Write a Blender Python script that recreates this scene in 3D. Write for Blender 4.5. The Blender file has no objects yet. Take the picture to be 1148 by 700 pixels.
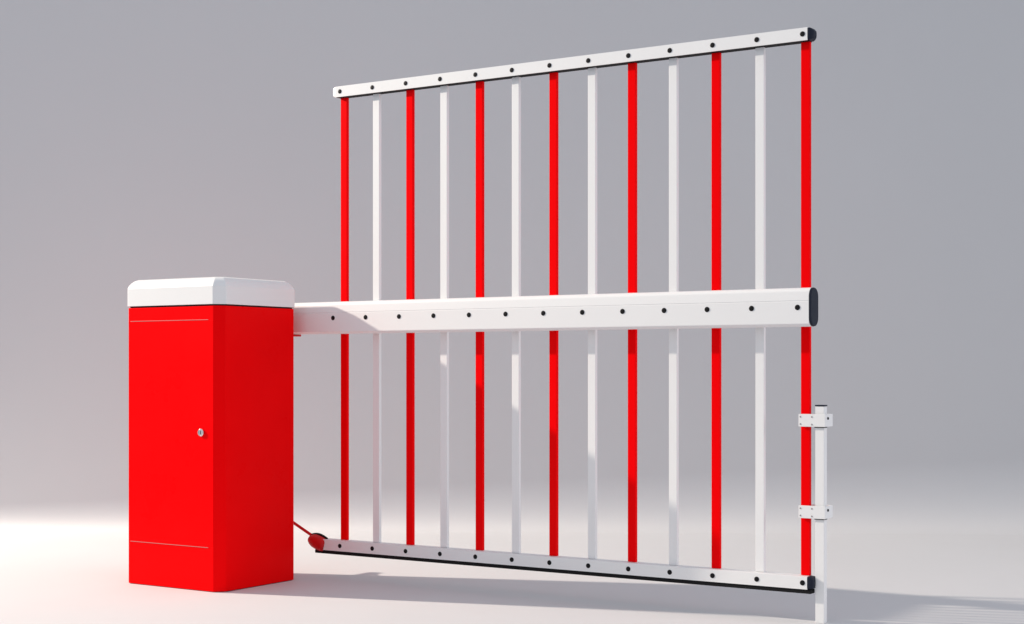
import bpy, bmesh, math, random
from mathutils import Vector, Matrix

random.seed(4)
S = bpy.context.scene
COL = S.collection

# ------------------------------------------------------------------ camera
TH = 0.57251                      # yaw of cabinet and arm about the vertical
cam_d = bpy.data.cameras.new('camera')
cam = bpy.data.objects.new('camera', cam_d)
COL.objects.link(cam)
cam.location = (0.0, 0.0, 0.72)
cam.rotation_euler = (math.radians(90), 0, 0)
cam_d.sensor_width = 36.0
cam_d.lens = 36.0 * 1735.33 / 1148.0
cam_d.shift_y = (413.1 - 350.0) / 1148.0
cam_d.clip_start = 0.05
cam_d.clip_end = 200.0
S.camera = cam

# ------------------------------------------------------------------ world: even, faintly cool studio ambience
W = bpy.data.worlds.new('World')
S.world = W
W.use_nodes = True
bg = W.node_tree.nodes['Background']
bg.inputs['Color'].default_value = (0.92, 0.985, 1.10, 1)
bg.inputs['Strength'].default_value = 0.635

# ------------------------------------------------------------------ key lamp, left of the set and a little behind
key_d = bpy.data.lights.new('key_lamp', 'SPOT')
key = bpy.data.objects.new('key_lamp', key_d)
COL.objects.link(key)
key.location = (-8.0, 6.965, 4.54)
key.rotation_euler = Vector((math.cos(math.radians(9)), -math.sin(math.radians(9)), -math.tan(math.radians(26)))).to_track_quat('-Z', 'Y').to_euler()
key_d.energy = 4750.0
key_d.color = (1.0, 0.89, 0.765)
key_d.shadow_soft_size = 0.1
key_d.spot_size = math.radians(35)
key_d.spot_blend = 0.3

# broad soft lamp from the right, fills the shaded sides
fill_d = bpy.data.lights.new('fill_softbox', 'AREA')
fill = bpy.data.objects.new('fill_softbox', fill_d)
COL.objects.link(fill)
fill_d.shape = 'RECTANGLE'
fill_d.size = 1.6
fill_d.size_y = 1.6
fill_d.energy = 9.0
fill_d.color = (1.0, 0.93, 0.97)
fill_d.spread = math.radians(70)
fill.location = (5.5, 3.0, 1.5)
fill.rotation_euler = (Vector((-0.8, 4.9, 0.5)) - fill.location).to_track_quat('-Z', 'Y').to_euler()

S.view_settings.view_transform = 'Standard'
S.view_settings.look = 'None'
S.view_settings.exposure = 0.0
S.view_settings.gamma = 1.0


# ------------------------------------------------------------------ materials
def mat(name, color, rough=0.4, metallic=0.0, spec=0.5, bump=0.0, bscale=300.0, var=0.0, vscale=3.0, coat=0.0,
        rvar=0.0):
    m = bpy.data.materials.new(name)
    m.use_nodes = True
    nt = m.node_tree
    b = nt.nodes['Principled BSDF']
    b.inputs['Base Color'].default_value = (*color, 1)
    b.inputs['Roughness'].default_value = rough
    b.inputs['Metallic'].default_value = metallic
    b.inputs['Specular IOR Level'].default_value = spec
    b.inputs['Coat Weight'].default_value = coat
    tc = nt.nodes.new('ShaderNodeTexCoord')
    if var > 0 or rvar > 0:
        n = nt.nodes.new('ShaderNodeTexNoise')
        n.inputs['Scale'].default_value = vscale
        n.inputs['Detail'].default_value = 6
        n.inputs['Roughness'].default_value = 0.6
        nt.links.new(tc.outputs['Object'], n.inputs['Vector'])
        if var > 0:
            r = nt.nodes.new('ShaderNodeMapRange')
            r.inputs['From Min'].default_value = 0.25
            r.inputs['From Max'].default_value = 0.75
            r.inputs['To Min'].default_value = 1 - var
            r.inputs['To Max'].default_value = 1 + var
            nt.links.new(n.outputs['Fac'], r.inputs['Value'])
            mx = nt.nodes.new('ShaderNodeVectorMath')
            mx.operation = 'SCALE'
            mx.inputs[0].default_value = color
            nt.links.new(r.outputs['Result'], mx.inputs['Scale'])
            nt.links.new(mx.outputs['Vector'], b.inputs['Base Color'])
        if rvar > 0:
            r2 = nt.nodes.new('ShaderNodeMapRange')
            r2.inputs['From Min'].default_value = 0.25
            r2.inputs['From Max'].default_value = 0.75
            r2.inputs['To Min'].default_value = rough - rvar
            r2.inputs['To Max'].default_value = rough + rvar
            nt.links.new(n.outputs['Fac'], r2.inputs['Value'])
            nt.links.new(r2.outputs['Result'], b.inputs['Roughness'])
    if bump > 0:
        n2 = nt.nodes.new('ShaderNodeTexNoise')
        n2.inputs['Scale'].default_value = bscale
        n2.inputs['Detail'].default_value = 3
        nt.links.new(tc.outputs['Object'], n2.inputs['Vector'])
        bp = nt.nodes.new('ShaderNodeBump')
        bp.inputs['Strength'].default_value = bump
        bp.inputs['Distance'].default_value = 0.002
        nt.links.new(n2.outputs['Fac'], bp.inputs['Height'])
        nt.links.new(bp.outputs['Normal'], b.inputs['Normal'])
    return m


M_FLOOR = mat('floor_paint', (0.64, 0.636, 0.642), rough=0.75, spec=0.2, var=0.02, vscale=1.3, bump=0.05, bscale=60)
M_WALL = mat('backdrop_paint', (0.64, 0.636, 0.642), rough=0.85, spec=0.1, var=0.012, vscale=0.9)
M_RED = mat('red_powder_coat', (0.94, 0.0006, 0.0020), rough=0.30, spec=0.03, bump=0.06, bscale=420, rvar=0.07,
            var=0.03, vscale=4)
M_REDBAR = mat('red_bar_paint', (0.92, 0.0006, 0.0020), rough=0.30, spec=0.03, bump=0.04, bscale=420, rvar=0.06)
M_WHITE = mat('white_powder_coat', (0.83, 0.83, 0.825), rough=0.38, spec=0.4, bump=0.04, bscale=420, rvar=0.07)
M_ALU = mat('white_painted_aluminium', (0.83, 0.83, 0.825), rough=0.33, spec=0.45, bump=0.03, bscale=420, rvar=0.06)
M_NAVY = mat('navy_black_plastic', (0.014, 0.018, 0.032), rough=0.45, spec=0.15, bump=0.08, bscale=500)
M_BLACK = mat('black_rubber_and_shade', (0.006, 0.006, 0.007), rough=0.75, spec=0.2, bump=0.1, bscale=400)  # rubber parts, and black strips that paint in shade
M_BOLT = mat('black_bolt', (0.005, 0.005, 0.006), rough=0.45, spec=0.15)
M_CHROME = mat('satin_nickel', (0.78, 0.76, 0.74), rough=0.22, metallic=1.0, bump=0.03)
M_HIGHLIGHT = mat('painted_highlight', (0.60, 0.26, 0.25), rough=0.5, metallic=0.0, spec=0.3)  # pale pink, painted highlight for the door edges
M_RIVET = mat('dull_rivet', (0.36, 0.34, 0.34), rough=0.55, spec=0.2)
M_DARKRED = mat('dark_red_rubber', (0.62, 0.003, 0.005), rough=0.5, spec=0.35, bump=0.1, bscale=200, var=0.1, vscale=30)
M_GREYCAP = mat('pale_grey_plastic', (0.55, 0.56, 0.56), rough=0.45)


# ------------------------------------------------------------------ helpers
def link(name, bm, material, parent=None, smooth=True, label=None):
    bmesh.ops.recalc_face_normals(bm, faces=bm.faces)
    me = bpy.data.meshes.new(name)
    bm.to_mesh(me)
    bm.free()
    me.materials.append(material)
    o = bpy.data.objects.new(name, me)
    COL.objects.link(o)
    if isinstance(parent, tuple):
        parent, o.location = parent
    if parent:
        o.parent = parent
    if smooth:
        for p in me.polygons:
            p.use_smooth = True
        try:
            me.set_sharp_from_angle(angle=math.radians(24))
        except Exception:
            pass
        wn = o.modifiers.new('weighted_normal', 'WEIGHTED_NORMAL')
        wn.keep_sharp = True
        wn.weight = 80
    if label:
        o['label'] = label
    return o


def thing(name, label, cat, loc, rz):
    o = bpy.data.objects.new(name, None)
    o.empty_display_size = 0.1
    COL.objects.link(o)
    o.location = loc
    o.rotation_euler = (0, 0, rz)
    o['label'] = label
    o['category'] = cat
    return o


def box(bm, x0, x1, y0, y1, z0, z1, bev=0.0, seg=2):
    r = bmesh.ops.create_cube(bm, size=1.0)
    vs = r['verts']
    for v in vs:
        v.co = Vector(((x0 + x1) / 2 + v.co.x * (x1 - x0), (y0 + y1) / 2 + v.co.y * (y1 - y0),
                       (z0 + z1) / 2 + v.co.z * (z1 - z0)))
    if bev > 0:
        es = list({e for v in vs for e in v.link_edges})
        bmesh.ops.bevel(bm, geom=es, offset=bev, segments=seg, profile=0.5, affect='EDGES')
    return bm


def prism(bm, prof, x0, x1):
    """profile of (y, z) points extruded along x"""
    a = [bm.verts.new((x0, y, z)) for y, z in prof]
    b = [bm.verts.new((x1, y, z)) for y, z in prof]
    n = len(prof)
    for i in range(n):
        bm.faces.new((a[i], a[(i + 1) % n], b[(i + 1) % n], b[i]))
    bm.faces.new(a[::-1])
    bm.faces.new(b)
    return bm


def loft(bm, rings):
    rr = [[bm.verts.new(p) for p in r] for r in rings]
    n = len(rr[0])
    for k in range(len(rr) - 1):
        for i in range(n):
            bm.faces.new((rr[k][i], rr[k][(i + 1) % n], rr[k + 1][(i + 1) % n], rr[k + 1][i]))
    bm.faces.new(rr[0][::-1])
    bm.faces.new(rr[-1])
    return bm


def lathe(bm, prof, origin, axis, n=20):
    """profile of (distance along axis, radius)"""
    axis = Vector(axis).normalized()
    u = axis.orthogonal().normalized()
    w = axis.cross(u)
    origin = Vector(origin)
    rings = []
    for t, r in prof:
        rings.append([origin + axis * t + (u * math.cos(2 * math.pi * i / n) + w * math.sin(2 * math.pi * i / n)) * r
                      for i in range(n)])
    return loft(bm, rings)


def tube(bm, pts, r, n=12):
    pts = [Vector(p) for p in pts]
    rings = []
    up = Vector((0, 1, 0))
    for i, p in enumerate(pts):
        d = (pts[min(i + 1, len(pts) - 1)] - pts[max(i - 1, 0)]).normalized()
        u = d.cross(up).normalized()
        w = d.cross(u)
        rings.append([p + (u * math.cos(2 * math.pi * k / n) + w * math.sin(2 * math.pi * k / n)) * r for k in range(n)])
    return loft(bm, rings)


# ------------------------------------------------------------------ setting: floor and seamless backdrop
WROT = 0.0
WALL_Y = 6.965


def cove_r(s):
    """the sweep is tight on the left and wider towards the right"""
    return min(0.34, max(0.06, 0.11 + (s + 2.3) * 0.045))


def wall_pt(s, y, z):
    """s runs along the wall; y is measured from the wall's foot line towards the camera (negative)"""
    c, n = math.cos(WROT), math.sin(WROT)
    return Vector((s * c - y * n, WALL_Y + s * n + y * c, z))


STA = [-4.5 + 0.25 * k for k in range(53)]
bm = bmesh.new()
edge = [bm.verts.new(wall_pt(q, -cove_r(q), 0)) for q in STA]
front = [bm.verts.new((-8.0 + k * 16.0 / 52, -4.0, 0)) for k in range(53)]
for k in range(52):
    bm.faces.new((edge[k], edge[k + 1], front[k + 1], front[k]))
l1 = bm.verts.new(wall_pt(-8.0, -0.06, 0))
bm.faces.new((edge[0], front[0], l1))
o = link('floor', bm, M_FLOOR, smooth=False)
o['kind'] = 'structure'
o['label'] = 'pale smooth studio floor under the barrier'

bm = bmesh.new()
rows = []
for q in STA:
    r = cove_r(q)
    prof = [(-r + r * math.sin(t), r - r * math.cos(t)) for t in [math.pi / 2 * k / 40 for k in range(41)]] + \
           [(0, 4.6), (0.03, 4.6), (0.03, -0.02), (-r, -0.02)]
    rows.append([bm.verts.new(wall_pt(q, y, z)) for y, z in prof])
for A, B in zip(rows[:-1], rows[1:]):
    for i in range(len(A)):
        j = (i + 1) % len(A)
        bm.faces.new((A[i], A[j], B[j], B[i]))
o = link('backdrop', bm, M_WALL)
o['kind'] = 'structure'
o['label'] = 'plain grey seamless backdrop curving up behind the barrier'

# ------------------------------------------------------------------ cabinet
NX, NY, CW, CD, CH, HB = -0.93559, 4.95569, 0.4406, 0.3859, 0.0275, 0.922
ex = Vector((math.cos(TH), -math.sin(TH), 0))     # to the right along the front
ey = Vector((math.sin(TH), math.cos(TH), 0))      # to the back
cc = Vector((NX, NY, 0)) - ex * CW / 2 + ey * CD / 2
cab = thing('boom_barrier', 'red cabinet with white lid and long white arm carrying red and white bars', 'barrier',
            cc, -TH)
hx, hy = CW / 2, CD / 2


def octagon(hx, hy, c):
    return [(-hx + c, -hy), (hx - c, -hy), (hx, -hy + c), (hx, hy - c), (hx - c, hy), (-hx + c, hy), (-hx, hy - c),
            (-hx, -hy + c)]


def vprism(bm, poly, z0, z1, bev=0.0, seg=2):
    a = [bm.verts.new((x, y, z0)) for x, y in poly]
    b = [bm.verts.new((x, y, z1)) for x, y in poly]
    n = len(poly)
    for i in range(n):
        bm.faces.new((a[i], a[(i + 1) % n], b[(i + 1) % n], b[i]))
    bm.faces.new(a[::-1])
    bm.faces.new(b)
    if bev > 0:
        bmesh.ops.bevel(bm, geom=list(bm.edges), offset=bev, segments=seg, profile=0.5, affect='EDGES')
    return bm


cabinet = link('cabinet', vprism(bmesh.new(), octagon(hx, hy, CH), 0.0016, HB, 0.003), M_RED, cab)
link('contact_shade', vprism(bmesh.new(), octagon(hx - 0.004, hy - 0.004, CH), 0.0, 0.0015), M_BLACK, cabinet)  # black layer added to paint the dark contact line at the floor
# recessed black neck, paints the shadow line between body and lid
link('lid_shadow_line', vprism(bmesh.new(), octagon(hx - 0.004, hy - 0.004, CH), HB + 0.0003, HB + 0.0042), M_BLACK, cabinet)

# lid: chamfered corners, sloping shoulder all round, flat top
LO = 0.0035
bm = bmesh.new()
z0, z1, z2 = HB + 0.0045, 0.985, 1.0155
rings = [octagon(hx + LO - 0.001, hy + LO - 0.001, 0.029), octagon(hx + LO, hy + LO, 0.030)]
zs = [z0, z0 + 0.001]
for k in range(0, 5):
    t = k / 4 * math.pi / 2
    # two-facet shoulder: a blunt curve that reads as a chamfer
    inset = 0.030 * (1 - math.cos(t)) * 0.55 + 0.030 * (k / 4) * 0.45
    rise = (z2 - z1) * math.sin(t) * 0.55 + (z2 - z1) * (k / 4) * 0.45
    rings.append(octagon(hx + LO - inset, hy + LO - inset, 0.030 - 0.012 * k / 4))
    zs.append(z1 + rise)
loft(bm, [[(x, y, z) for x, y in r] for r, z in zip(rings, zs)])
bmesh.ops.bevel(bm, geom=[e for e in bm.edges if e.calc_length() > 0 and abs(e.verts[0].co.z - e.verts[1].co.z) > 1e-5],
                offset=0.0025, segments=2, profile=0.5, affect='EDGES')
link('lid', bm, M_WHITE, cab, label='white lid with sloping shoulder')

# door panel, flush front with a fine gap; pale strips above and below paint the light caught on its edges
FY = -hy
bm = box(bmesh.new(), -hx + CH + 0.001, hx - CH - 0.0005, FY - 0.0010, FY + 0.004, 0.1445, 0.8745, 0.0005)
door = link('door', bm, M_RED, cab)
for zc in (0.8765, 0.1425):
    link('edge_highlight', box(bmesh.new(), -hx + CH + 0.010, hx - CH - 0.022, FY - 0.0018, FY - 0.0002, zc - 0.0007, zc + 0.0007,
                          0.0004), M_HIGHLIGHT, door)
# key lock
lx, lz = hx - CH - 0.052, 0.5125
lock = link('lock', lathe(bmesh.new(), [(0, 0.0125), (0.004, 0.0125), (0.0062, 0.0105), (0.0062, 0.0085), (0.0045, 0.0078),
                                        (0.0045, 0.001)], (lx, FY - 0.0009, lz), (0, -1, 0), 28), M_CHROME, door)
link('keyhole', box(bmesh.new(), lx - 0.001, lx + 0.001, FY - 0.0061, FY - 0.0053, lz - 0.0055, lz + 0.0055), M_BLACK, lock)

# ------------------------------------------------------------------ barrier arm (fence panel)
SP = 0.13971
FX, FYY = 0.83715, 4.40124
org = Vector((FX, FYY, 0)) - ex * SP * 12
OFF = Vector(((org - cc).dot(ex), (org - cc).dot(ey), 0))     # first bar, seen from the cabinet's base
arm = (cab, OFF)                                             # arm parts hang on the barrier, set out from the first bar
L = SP * 12
ZT, ZM, ZB = 1.6652, 0.8908, 0.1134
BW, BY0, BY1 = 0.0272, -0.0085, 0.0045


def bolt_bm(x, y, z, r=0.0078):
    return lathe(bmesh.new(), [(-0.001, r), (0.0008, r), (0.0014, r * 0.88), (0.0017, r * 0.5), (0.0018, 0.0006)],
                 (x, y, z), (0, -1, 0), 18)


# long central beam
PF, PB = -0.0657, -0.0102
prof = [(PF + 0.0085, 0.8375), (PF + 0.0008, 0.8445), (PF, 0.8470), (PF, 0.9072), (PF + 0.0016, 0.9082), (PF + 0.0016, 0.9096),
        (PF + 0.0006, 0.9106), (PF + 0.0030, 0.9330), (PF + 0.0065, 0.9395), (PF + 0.0125, 0.9445), (PF + 0.0200, 0.9468),
        (PB - 0.0200, 0.9468), (PB - 0.0090, 0.9435), (PB - 0.0020, 0.9370), (PB, 0.9290), (PB, 0.8480), (PB - 0.0080, 0.8375)]
bx1 = L + 0.0335
beam = link('beam', prism(bmesh.new(), prof, -0.46, bx1), M_ALU, arm)
# rounded-end (stadium) cap
cyc = (PF + PB) / 2
hw, zc0, zc1 = (PB - PF) / 2 + 0.0006, 0.8375, 0.9472


def stadium(x, s):
    pts = []
    h = hw - s
    n = 10
    for k in range(n + 1):
        a = math.pi * k / n
        pts.append((x, cyc + h * math.cos(a), zc1 - hw * 0.9 + h * math.sin(a) * 0.9))
    for k in range(n + 1):
        a = math.pi + math.pi * k / n
        pts.append((x, cyc + h * math.cos(a), zc0 + hw * 0.9 + h * math.sin(a) * 0.9))
    return pts


cap = loft(bmesh.new(), [stadium(bx1 + 0.0003, 0), stadium(bx1 + 0.0045, 0), stadium(bx1 + 0.0065, 0.0012), stadium(bx1 + 0.0074, 0.004)])
link('end_cap', cap, M_NAVY, beam)
for i in range(13):
    link('bolt', bolt_bm(SP * i, PF, ZM), M_BOLT, beam)

# two slim rails
RF, RB, RH = -0.0293, 0.0105, 0.0183


def rail(zc, x0, x1, down):
    bm = bmesh.new()
    c = 0.0022
    prof = [(RF, zc - RH), (RF, zc + RH - c), (RF + c * 0.3, zc + RH - c * 0.3), (RF + c, zc + RH), (RB - c, zc + RH),
            (RB - c * 0.3, zc + RH - c * 0.3), (RB, zc + RH - c), (RB, zc - RH)]
    if down:      # channel open below
        prof += [(RB - 0.003, zc - RH), (RB - 0.003, zc - RH + 0.006), (RF + 0.003, zc - RH + 0.006), (RF + 0.003, zc - RH)]
    a = [bm.verts.new((x0, y, z)) for y, z in prof]
    b = [bm.verts.new((x1, y, z)) for y, z in prof]
    n = len(prof)
    for i in range(n):
        bm.faces.new((a[i], a[(i + 1) % n], b[(i + 1) % n], b[i]))
    bm.faces.new(a[::-1])
    bm.faces.new(b)
    r = link('rail', bm, M_ALU, arm)
    for i in range(13):
        link('bolt', bolt_bm(SP * i, RF, zc, 0.0075), M_BOLT, r)
    return r


def nose(x, s, zc, yc=None, hy_=None):
    yc = (RF + RB) / 2 if yc is None else yc
    h = (RB - RF) / 2 if hy_ is None else hy_
    pts = []
    for k in range(16):
        a = 2 * math.pi * (k + 0.5) / 16
        ca, sa = math.cos(a), math.sin(a)
        p = 0.35
        pts.append((x, yc + h * s * math.copysign(abs(ca) ** p, ca), zc + RH * s * math.copysign(abs(sa) ** p, sa)))
    return pts


top = rail(ZT, -0.020, L + 0.0145, True)
top['label'] = 'thin white top rail with dark end cap'
link('rubber_and_shade_strip', box(bmesh.new(), -0.019, L + 0.0135, RF + 0.0034, RB - 0.0034, ZT - RH - 0.0006, ZT - RH + 0.0056), M_BLACK, top)  # black liner added to paint the rail's underside as dark shade
x = L + 0.0148
link('end_cap', loft(bmesh.new(), [nose(x, 1.0, ZT), nose(x + 0.004, 1.0, ZT), nose(x + 0.010, 0.84, ZT), nose(x + 0.015, 0.56, ZT),
                                   nose(x + 0.0175, 0.3, ZT)]), M_NAVY, top)
link('end_cap', loft(bmesh.new(), [nose(-0.0203, 1.0, ZT), nose(-0.026, 0.97, ZT), nose(-0.032, 0.84, ZT), nose(-0.036, 0.5, ZT)]),
     M_WHITE, top, label='pale end cap')

bot = rail(ZB, -0.082, L + 0.0135, False)
bot['label'] = 'thin white bottom rail with black rubber strip below'
link('rubber_and_shade_strip', box(bmesh.new(), -0.113, L + 0.024, RF + 0.003, RB - 0.006, ZB - RH - 0.0125, ZB - RH - 0.0003, 0.002), M_BLACK, bot)
x = L + 0.0138
link('end_cap', loft(bmesh.new(), [nose(x, 1.0, ZB), nose(x + 0.008, 0.98, ZB), nose(x + 0.013, 0.91, ZB), nose(x + 0.016, 0.73, ZB),
                                   nose(x + 0.0175, 0.4, ZB)]), M_NAVY, bot)

# thirteen vertical bars, red and white in turn
for i in range(13):
    xc = SP * i
    bm = box(bmesh.new(), xc - BW / 2, xc + BW / 2, BY0, BY1, ZB + RH + 0.0004, ZT - RH - 0.0002, 0.0016)
    link('picket', bm, M_REDBAR if i % 2 == 0 else M_ALU, arm,
         label='red vertical bar' if i % 2 == 0 else 'white vertical bar')

# red tension rod and its boot at the near-cabinet end of the bottom rail
ry = (RF + RB) / 2
rod = link('tension_rod', tube(bmesh.new(), [(-0.41, ry + 0.01, 0.262), (-0.28, ry + 0.004, 0.2035), (-0.128, ry, 0.1335)], 0.0052),
           M_DARKRED, arm)
bm = bmesh.new()
d = Vector((0.10, 0, -0.030)).normalized()
up = Vector((0.030, 0, 0.10)).normalized()
rings = []
for t, ry_, rz_ in ((-0.016, 0.007, 0.007), (-0.012, 0.013, 0.013), (-0.004, 0.017, 0.0190), (0.008, 0.021, 0.0235), (0.024, 0.0235, 0.0250),
                    (0.046, 0.0240, 0.0240), (0.056, 0.0225, 0.0215), (0.0605, 0.016, 0.015)):
    c = Vector((-0.128, ry - 0.010, 0.1255)) + d * t
    rings.append([c + Vector((0, 1, 0)) * ry_ * math.cos(2 * math.pi * k / 20) + up * rz_ * math.sin(2 * math.pi * k / 20)
                  for k in range(20)])
loft(bm, rings)
boot = link('boot', bm, M_DARKRED, rod)
tip = bmesh.new()
pts = []
for k in range(9):
    t = k / 8
    pts.append((-0.135 + 0.066 * t, ry - 0.004, 0.1375 + 0.0105 * math.sin(math.pi * min(1, 0.15 + t * 0.85)) - 0.006 * t))
tube(tip, pts, 0.0048, 10)
link('strap', tip, M_BLACK, rod)

# bracket that carries the beam at the back of the cabinet
link('mounting_bracket', box(bmesh.new(), -0.42, -0.182, PF + 0.008, PB - 0.006, 0.8305, 0.8373, 0.002), M_DARKRED, arm)
link('drive_shaft', lathe(bmesh.new(), [(0, 0.045), (0.006, 0.045), (0.008, 0.03), (0.0405, 0.03)], (-0.335, PF - 0.0005, 0.89), (0, -1, 0), 24),
     M_BOLT, arm)
link('lug', box(bmesh.new(), -0.425, -0.400, -0.106, ry + 0.022, 0.252, 0.272, 0.002), M_DARKRED, arm)

# ------------------------------------------------------------------ support post with two clamps
px0, px1, py0, py1 = 0.0300, 0.0570, -0.0095, 0.0125
po = Vector((FX, FYY, 0)) + ex * (px0 + px1) / 2 + ey * (py0 + py1) / 2
post = thing('support_post', 'short white square post clamped beside the last red bar', 'post', po, -TH)
sx, sy = (px0 + px1) / 2, (py0 + py1) / 2
link('pole', box(bmesh.new(), px0 - sx, px1 - sx, py0 - sy, py1 - sy, 0.0, 0.6125, 0.0018), M_ALU, post)
link('cap', box(bmesh.new(), px0 - sx - 0.0008, px1 - sx + 0.0008, py0 - sy - 0.0008, py1 - sy + 0.0008, 0.6128, 0.6165, 0.0008),
     M_NAVY, post)
for zc in (0.5725, 0.3130):
    bm = bmesh.new()
    h = 0.0180
    x0, x1 = -0.0175 - sx, 0.0625 - sx
    yf, yb = -0.0165 - sy, 0.0430 - sy
    box(bm, x0, x1, yf, yf + 0.0035, zc - h, zc + h, 0.0012)                      # front plate
    box(bm, x1 - 0.0035, x1 - 0.0003, yf + 0.0037, yb, zc - h + 0.0004, zc + h - 0.0004, 0.0010)   # return round the post
    box(bm, x0 + 0.0004, x1 - 0.0038, yb - 0.0035, yb - 0.0003, zc - h + 0.0004, zc + h - 0.0004, 0.0010)   # plate behind
    cl = link('clamp', bm, M_ALU, post)
    for rx, dz in ((0.0058, 0.0100), (0.0058, -0.0105), (0.0400, 0.0100), (0.0400, -0.0115)):
        link('rivet', lathe(bmesh.new(), [(-0.0006, 0.0026), (0.0007, 0.0024), (0.0014, 0.0012), (0.0015, 0.0002)],
                            (x0 + rx, yf, zc + dz), (0, -1, 0), 12), M_RIVET, cl)
    link('clamp_bolt', lathe(bmesh.new(), [(-0.0008, 0.0040), (0.0022, 0.0040), (0.0030, 0.0032), (0.0031, 0.0003)],
                             (x1 - 0.0003, yf + 0.020, zc + 0.006), (1, 0, 0), 6), M_BOLT, cl)
    link('clamp_shade', box(bmesh.new(), px0 - sx - 0.001, x1 - 0.0040, yf + 0.0040, yf + 0.0260, zc - h - 0.0025, zc - h - 0.0002), M_BLACK, cl)  # black strip painting the shade line below the clamp
